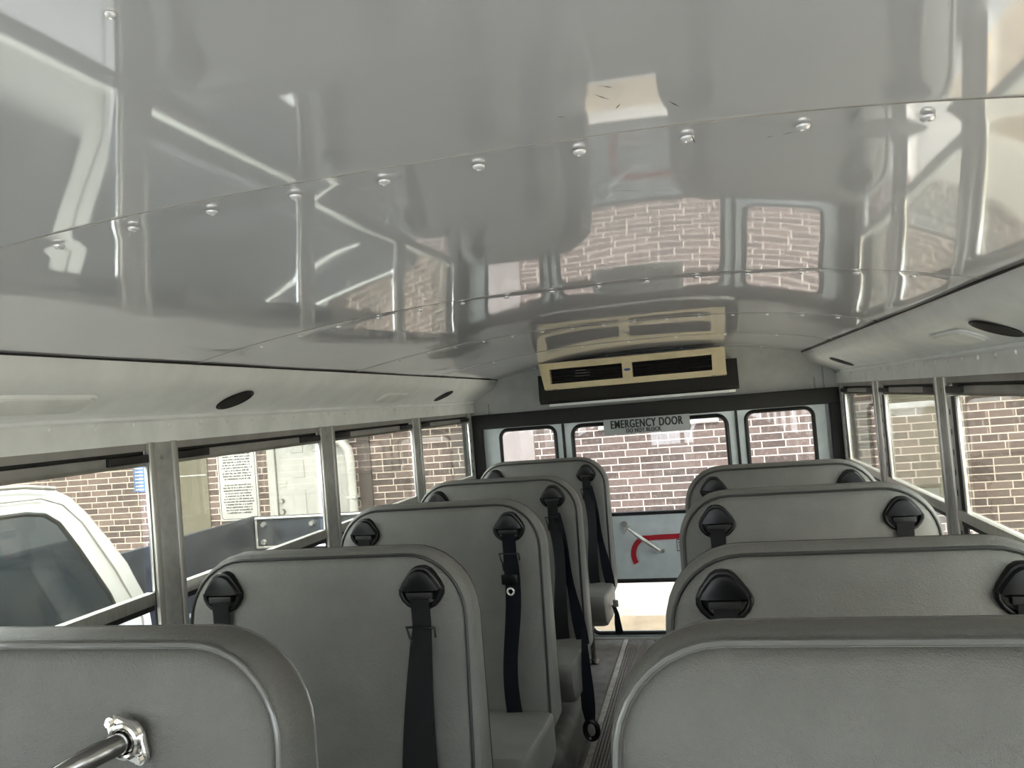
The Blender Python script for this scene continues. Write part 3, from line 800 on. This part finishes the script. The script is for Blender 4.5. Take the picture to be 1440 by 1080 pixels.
cxx, hwx = (xx0+xx1)/2, (xx1-xx0)/2
tube(bm, [(cxx+x, -.0205, z) for x, z in rrect(hwx, zz0, zz1, .04, 5)], .0025, 6, closed=True)
link('border_line', bm, 'ink', nb)
bm = bmesh.new(); z = zz1-.05; k = 0; random.seed(9)
while z > zz0+.035:
    hw_ = hwx-.03-random.random()*.05; x = cxx-hw_
    while x < cxx+hw_:
        l_ = random.choice((.008, .010, .013, .017)); hh = .009+.006*random.random()
        box(bm, x, min(x+l_, cxx+hw_), -.0225, -.020, z, z+hh); x += l_+random.choice((.004, .005, .014))
    k += 1; z -= .030 if k != 10 else .065
link('small_print', bm, 'ink', nb)
bs = empty('blue_sign', (0, 7.35, GZ), BW); tag(bs, 'small blue and white sign on bricks, right of the pickup roof', 'sign')
bm = bmesh.new(); wbox(bm, -6.03, -5.86, .88, 1.22, 0, .015); link('board', bm, 'bluesign', bs)
bm = bmesh.new()
for k in range(7): wbox(bm, -6.005, -5.90, .90+k*.04, .915+k*.04, .015, .018)
link('print', bm, 'white', bs)
bp_ = empty('utility_cabinet', (0, 7.35, GZ), BW); tag(bp_, 'flat beige panel standing against bricks, left of the white notice', 'panel')
bm = bmesh.new(); wbox(bm, -5.62, -5.06, -.12, 1.35, 0, .02, .004); link('body', bm, 'beigewall', bp_)
bm = bmesh.new(); wbox(bm, -5.62, -5.07, 1.02, 1.035, .02, .024); link('seam', bm, 'doorpaint', bp_)
wd_ = empty('building_door', (0, 7.35, GZ), BW); tag(wd_, 'white panelled exterior door with a lever knob, right of the notice', 'door')
bm = bmesh.new(); wbox(bm, -4.19, -3.42, -.12, 1.75, 0, .03, .003); link('leaf', bm, 'doorpaint', wd_, True)
bm = bmesh.new(); wbox(bm, -4.29, -4.20, -.12, 1.83, 0, .05); wbox(bm, -3.42, -3.33, -.12, 1.83, 0, .05); wbox(bm, -4.29, -3.33, 1.75, 1.84, 0, .05); link('frame', bm, 'doorpaint', wd_)
bm = bmesh.new()
for x0, x1, z0, z1 in ((-4.0, -3.86, .93, 1.12), (-3.75, -3.6, .93, 1.12), (-4.0, -3.86, 1.2, 1.6), (-3.75, -3.6, 1.2, 1.6), (-4.0, -3.86, .1, .8), (-3.75, -3.6, .1, .8)):
    wbox(bm, x0, x1, z0, z1, .03, .037, .003)
link('raised_panel', bm, 'doorpaint', wd_)
for zz, rr in ((.575, .030), (.69, .024)):
    bm = bmesh.new(); q = L(-4.145, zz); cyl(bm, (q[0], -.03, q[1]), (0, -1, 0), rr, .03, 20, rr*.8); link('knob' if rr > .026 else 'deadbolt', bm, 'steel', wd_, True)
bm = bmesh.new(); wbox(bm, -4.18, -4.08, .875, .90, .03, .034); wbox(bm, -4.175, -4.09, .835, .855, .03, .034); link('door_label', bm, 'darkalu', wd_)
dp = empty('downspout', (0, 7.35, GZ), BW); tag(dp, 'white downspout with a rounded elbow, right of the white door', 'downspout')
bm = bmesh.new(); q0 = L(-3.62, 1.335); q = [L(-3.75, 1.36), L(-3.52, 1.33), L(-3.38, 1.29), L(-3.305, 1.20), L(-3.285, 1.08), L(-3.285, .5), L(-3.285, -.12)]
tube(bm, [(x, -.09, z) for x, z in q], .046, 16); link('pipe', bm, 'downpipe', dp, True)
bm = bmesh.new(); a = L(-3.285, .7); box(bm, a[0]-.052, a[0]+.052, -.142, -.034, a[1]-.012, a[1]+.012); link('strap', bm, 'downpipe', dp)
tr = empty('wall_trim_board', (0, 7.35, GZ), BW); tag(tr, 'brown vertical board on bricks behind the white downspout', 'board')
bm = bmesh.new(); wbox(bm, -3.23, -3.09, -.1, 1.6, 0, .03); link('dark_board', bm, 'darkpanel', tr)
bm = bmesh.new(); wbox(bm, -3.40, -3.34, -.1, 1.17, 0, .03); link('orange_strip', bm, 'rust', tr)
uc = empty('meter_cabinet', (0, 7.35, GZ), BW); tag(uc, 'large plain tan cabinet hung on the brick wall, seen through the second right window', 'cabinet')
bm = bmesh.new(); wbox(bm, 1.84, 2.48, .40, 1.75, 0, .14, .006); link('body', bm, 'beigewall', uc, True)
bm = bmesh.new(); wbox(bm, 2.452, 2.458, .42, 1.73, .14, .143); link('door_gap', bm, 'darkpanel', uc)
up = empty('wall_panel_board', (0, 7.35, GZ), BW); tag(up, 'pale pinkish board on the bricks behind the small rear left window', 'board')
bm = bmesh.new(); wbox(bm, -1.76, -1.32, -.12, 1.75, 0, .03, .003); link('board', bm, 'pinkboard', up, True)
wb = empty('white_wall_plate', (0, 7.35, GZ), BW); tag(wb, 'white plate on the bricks, peeking out behind the emergency door sign', 'plate')
bm = bmesh.new(); wbox(bm, -.67, .47, 1.205, 1.42, 0, .03, .003); link('plate', bm, 'white', wb, True)
# ---------------- pickup truck ----------------
tk = empty('pickup_truck', (-2.6, 2.5, GZ)); tag(tk, 'white pickup with dark windows and a blue-grey steel bed, beside the left windows', 'truck')
def P(x, y, z): return (x+2.6, y-2.5, z-GZ)
xs = (-1.745, -1.75, -3.45, -3.455)
side = [(-1.2, .25), (-1.2, .80), (-.35, .86), (.35, 1.30), (.65, 1.37), (1.2, 1.395), (1.9, 1.388), (2.15, 1.372), (2.27, 1.350), (2.335, 1.31), (2.39, 1.24), (2.45, 1.13), (2.50, 1.03), (2.535, .88), (2.55, .70), (2.55, -.20), (-1.2, -.20)]
def tumble(z): return max(0, z-.85)*.30
bm = bmesh.new()
rings = []
for x, ins in ((-1.80, .05), (-1.765, .012), (-1.75, 0), (-3.45, 0), (-3.435, .012), (-3.40, .05)):
    pass
def cab_ring(x, ins, sgn):
    cy, cz = .7, .6; out = []
    for y, z in side:
        f = 1-ins/1.0
        zz = cz+(z-cz)*(1-ins*1.2) if z > 1.0 else z
        yy = cy+(y-cy)*(1-ins*.5)
        out.append(P(x-sgn*tumble(z), yy, zz))
    return out
loft(bm, [cab_ring(-1.745+.0, .030, 1), cab_ring(-1.765, .008, 1), cab_ring(-1.80, 0, 1), cab_ring(-3.40, 0, -1), cab_ring(-3.435, .008, -1), cab_ring(-3.455, .03, -1)])
link('cab', bm, 'whitepaint', tk, True)
# door seam line and rear side glass on the near flank
def flank(y, z, off=0.): return P(-1.745-tumble(z)+off, y, z)
def flank_poly(pts, off0, off1):
    b = bmesh.new(); loft(b, [[flank(y, z, off0) for y, z in pts], [flank(y, z, off1) for y, z in pts]]); return b
gl1 = [(1.28, .86), (1.28, 1.285), (1.9, 1.283), (2.10, 1.276), (2.17, 1.262), (2.215, 1.225), (2.26, 1.13), (2.33, .95), (2.35, .86)]
cn = link('rear_side_glass', flank_poly(gl1, -.004, .010), 'carglass', tk)
bm = bmesh.new(); tube(bm, [flank(y, z, .010) for y, z in gl1], .008, 8, closed=True); link('glass_seal', bm, 'black', tk, True)
gl2 = [(.02, .86), (.48, 1.255), (.65, 1.285), (1.18, 1.29), (1.18, .86)]
link('front_side_glass', flank_poly(gl2, -.004, .010), 'carglass', tk)
bm = bmesh.new(); tube(bm, [flank(y, z, .010) for y, z in gl2], .008, 8, closed=True); link('glass_seal', bm, 'black', tk, True)
bm = bmesh.new(); tube(bm, [flank(y, z, .004) for y, z in ((1.2, 1.335), (1.9, 1.330), (2.18, 1.318), (2.26, 1.285), (2.32, 1.21), (2.40, 1.02), (2.46, .83), (2.47, .2))], .0035, 6); link('door_seam', bm, 'darkalu', tk, True)
bm = bmesh.new(); tube(bm, [flank(y, z, .012) for y, z in ((.62, 1.375), (1.2, 1.385), (1.9, 1.378), (2.12, 1.365), (2.24, 1.345))], .008, 8); link('roof_drip_rail', bm, 'darkalu', tk, True)
mbox('hood', 'whitepaint', tk, *[v for v in (P(-3.4, -2.8, -.1)[0], P(-1.8, 0, 0)[0], P(0, -2.8, 0)[1], P(0, -1.15, 0)[1], -.1-GZ, .72-GZ)], bev=.08, seg=4)
# bed
def tb(name, m, x0, x1, y0, y1, z0, z1, bev=0):
    return mbox(name, m, tk, x0+2.6, x1+2.6, y0-2.5, y1-2.5, z0-GZ, z1-GZ, bev=bev)
tb('bed_floor', 'bedsteel', -3.45, -1.80, 2.62, 5.86, .02, .08)
tb('near_bed_side', 'bedsteel', -1.83, -1.78, 2.62, 5.86, -.1, .74, .006)
tb('far_bed_side', 'bedsteel', -3.47, -3.42, 2.62, 5.86, -.1, .75, .006)
tb('bed_front', 'bedsteel', -3.42, -1.83, 2.60, 2.66, -.1, .72, .006)
tb('tailgate', 'bedsteel', -3.42, -1.83, 5.80, 5.86, .0, .745, .006)
bm = bmesh.new()
for z in (.735, .49): tube(bm, [P(-3.40, 5.79, z), P(-1.85, 5.79, z)], .013, 8)
for x in (-3.40, -2.62, -1.86): tube(bm, [P(x, 5.79, .49), P(x, 5.79, .735)], .010, 8)
link('tailgate_edging', bm, 'bright', tk, True)
for x, z in ((-3.33, .68), (-3.34, .535), (-2.88, .675), (-2.90, .54), (-2.98, .535), (-2.3, .68)):
    bm = bmesh.new(); cyl(bm, P(x, 5.80, z), (0, -1, 0), .026, .025, 12, .018); link('tailgate_bolt', bm, 'bright', tk, True)
bm = bmesh.new(); cyl(bm, P(-3.46, 5.78, .70), (0, -1, 0), .03, .03, 14); link('gate_hinge', bm, 'bright', tk, True)
for x in (-1.95, -3.30):
    for y in (-1.9, 4.3):
        bm = bmesh.new(); cyl(bm, P(x-.12, y, GZ+.36), (1, 0, 0), .36, .24, 32); o = link('wheel', bm, 'tyre', tk, True)
        bm = bmesh.new(); cyl(bm, P(x-.125, y, GZ+.36), (1, 0, 0), .2, .25, 24); link('hub', bm, 'steel', o, True)
